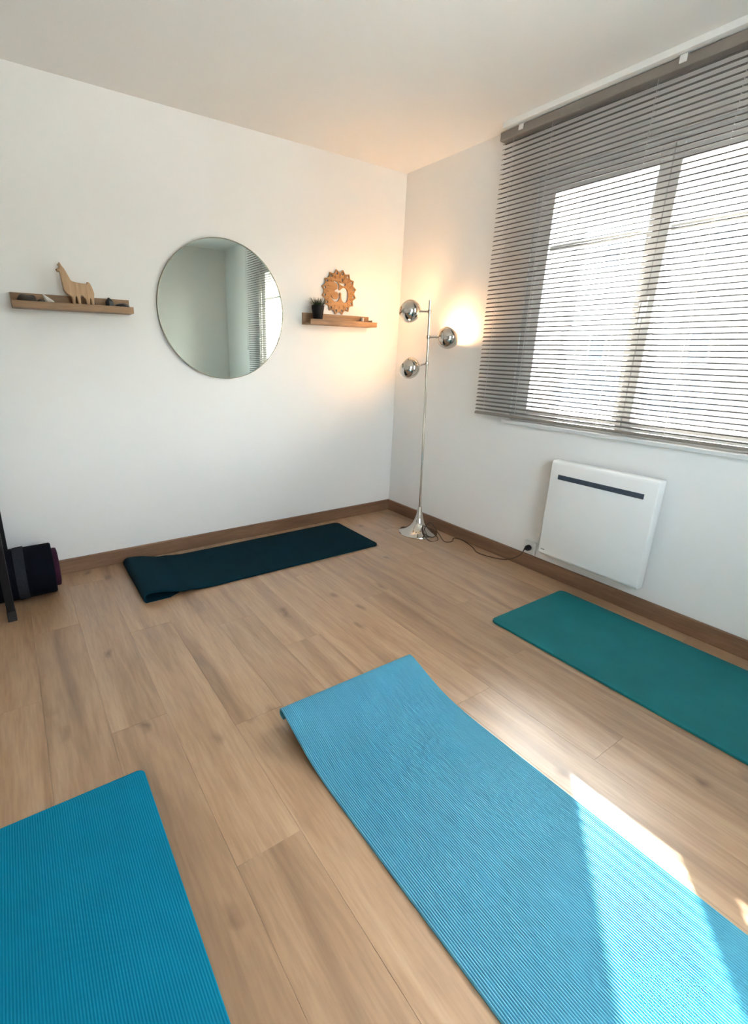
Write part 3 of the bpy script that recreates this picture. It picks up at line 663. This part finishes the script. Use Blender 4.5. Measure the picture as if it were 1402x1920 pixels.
# ------------------------------------------------------------------ rack, rolled mat and block at the left edge
rk = thing('storage_rack', (-3.0, -0.24, 0), 'black metal rack whose corner post stands at the left edge', 'rack')
RX0, RX1, RY0, RY1 = -3.30, -2.745, -0.445, -0.04
for px_, py_ in ((RX1, RY0), (RX1, RY1), (RX0, RY0), (RX0, RY1)):
    pst = obj('post', MB().box(px_ - 0.017, px_ + 0.017, py_ - 0.017, py_ + 0.017, 0.05, 1.2), M['black_metal'], rk, bevel=0.002)
    obj('post_foot', MB().box(px_ - 0.019, px_ + 0.019, py_ - 0.019, py_ + 0.019, 0.0, 0.052), M['black_plastic'], pst, bevel=0.003)
for z_ in (0.62, 1.17):
    obj('shelf_tray', MB().box(RX0 + 0.018, RX1 - 0.018, RY0 - 0.01, RY1 + 0.01, z_, z_ + 0.025), M['black_metal'], rk, bevel=0.002)
RLY, RLZ, RR = -0.2, 0.137, 0.135
rl = thing('rolled_mat', (-2.78, RLY, 0), 'thick black rolled mat with a grey strap and plum inner layer', 'rolled mat')
mxr = Matrix.Rotation(PI / 2, 4, 'Y')
prof = [(RR - 0.03, -0.25), (RR - 0.006, -0.25), (RR, -0.244), (RR, 0.244), (RR - 0.006, 0.25), (RR - 0.03, 0.25)]
def wob(mb, s):
    for p in mb.v:
        n_ = noise.noise(p * 7 + Vector((s, 0, 0))); d = Vector((0, p.y - RLY, p.z - RLZ))
        if d.length > 1e-4: q = d * (1 + 0.035 * n_); p.y = RLY + q.y; p.z = max(0.001, RLZ + q.z)
    return mb
obj('outer_roll', wob(MB().lathe(prof, (-2.782, RLY, RLZ), 40, mtx=mxr), 1), M['black_foam'], rl, smooth=True)
obj('inner_roll', wob(MB().lathe([(0.02, 0.20), (0.098, 0.20), (0.104, 0.262), (0.101, 0.272), (0.082, 0.276), (0.080, 0.268), (0.074, 0.268), (0.072, 0.275), (0.05, 0.276), (0.048, 0.268), (0.001, 0.268)], (-2.782, RLY, RLZ), 40, mtx=mxr), 1), M['plum'], rl, smooth=True, label='plum coloured inner layer')
obj('strap', wob(MB().lathe([(RR - 0.002, 0.075), (RR + 0.003, 0.077), (RR + 0.003, 0.123), (RR - 0.002, 0.125)], (-2.782, RLY, RLZ), 40, cap=False, mtx=mxr), 1), M['strap'], rl, smooth=True, label='grey webbing strap')
obj('yoga_block', MB().box(-3.05, -2.805, -0.42, -0.352, 0.001, 0.15), M['grey_foam'], label='grey foam block beside the black post', cat='yoga block', bevel=0.008, seg=3)

# ------------------------------------------------------------------ outside
GZ = -0.35
obj('ground', MB().box(WT + 0.3, 40, -30, 40, GZ - 0.1, GZ), M['asphalt'], kind='structure')
obj('bounce_ground', MB().box(-12, 6, -16, YF - 0.11, GZ - 0.1, GZ + 0.02), M['plaster'], kind='structure')  # unseen pale ground, added to bounce sunlight through the second window onto the ceiling
def house(x0, x1, y0, y1, h, label, rows, cols, m):
    t = thing('house', ((x0 + x1) / 2, (y0 + y1) / 2, GZ), label, 'house')
    obj('house_wall', MB().box(x0, x1, y0, y1, GZ + 0.001, GZ + h), m, t)
    yc = (y0 + y1) / 2
    obj('roof', MB().prism([(x0 - 0.4, GZ + h), (x1 + 0.4, GZ + h), ((x0 + x1) / 2, GZ + h + 1.0)], 'y', y0 - 0.3, y1 + 0.3), M['tiles'], t)
    for r_ in range(rows):
        for c_ in range(cols):
            yy = y0 + (c_ + 0.5) * (y1 - y0) / cols; zz = GZ + 1.5 + r_ * 2.6
            fo = obj('house_window', ring(MB(), x0 - 0.06, x0 + 0.02, yy + 0.28, yy - 0.28, zz, zz + 0.9, yy + 0.22, yy - 0.22, zz + 0.06, zz + 0.84), M['pvc'], t)
            obj('house_pane', MB().box(x0 - 0.02, x0 - 0.005, yy - 0.22, yy + 0.22, zz + 0.06, zz + 0.84), M['dark_glass'], fo)
house(13.0, 20.0, -4.0, 7.0, 7.2, 'house straight across the street beyond the blind', 2, 4, M['house'])
house(14.0, 21.0, 8.5, 22.0, 7.0, 'house further left across the street beyond the blind', 2, 5, M['house'])
ca = thing('parked_car', (6.2, 1.1, GZ), 'blue parked car outside, seen low through the blind', 'car')
prof_c = [(-2.05, .32), (-2.1, .62), (-2.0, .82), (-1.35, .95), (-0.75, 1.42), (0.55, 1.46), (1.35, 1.02), (2.0, .92), (2.1, .6), (2.05, .32)]
pb = [(-2.05, .30), (-2.1, .62), (-2.02, .84), (-1.35, .95), (1.35, 1.0), (2.0, .92), (2.1, .6), (2.05, .30)]
cx1, cx2 = 5.35, 7.05
obj('car_body', MB().prism([(1.1 + u, GZ + v) for u, v in pb], 'x', cx1, cx2), M['car'], ca, bevel=0.06, seg=3, smooth=True)
obj('cabin', MB().prism([(1.1 + u, GZ + v) for u, v in [(-1.3, .94), (-0.72, 1.42), (0.5, 1.45), (1.3, .98)]], 'x', cx1 + 0.12, cx2 - 0.12), M['car'], ca, bevel=0.05, seg=3, smooth=True)
for us_ in ([(-1.1, .97), (-0.66, 1.34), (-0.1, 1.36), (-0.1, .98)], [(-0.02, .98), (-0.02, 1.36), (0.44, 1.36), (1.05, 1.0)]):
    obj('side_window', MB().prism([(1.1 + u, GZ + v) for u, v in us_], 'x', cx1 + 0.105, cx1 + 0.13), M['dark_glass'], ca)
for wy in (-1.3, 1.3):
    for wx in (cx1 + 0.1, cx2 - 0.1):
        wo_ = obj('wheel', MB().lathe([(0.2, -0.1), (0.30, -0.1), (0.32, -0.06), (0.32, 0.06), (0.30, 0.1), (0.2, 0.1)], (wx, 1.1 + wy, GZ + 0.321), 24, mtx=mxr), M['tyre'], ca, smooth=True)
        obj('hubcap', MB().lathe([(0.2, -0.105), (0.19, 0.105)], (wx, 1.1 + wy, GZ + 0.321), 20, mtx=mxr), M['rim'], wo_)
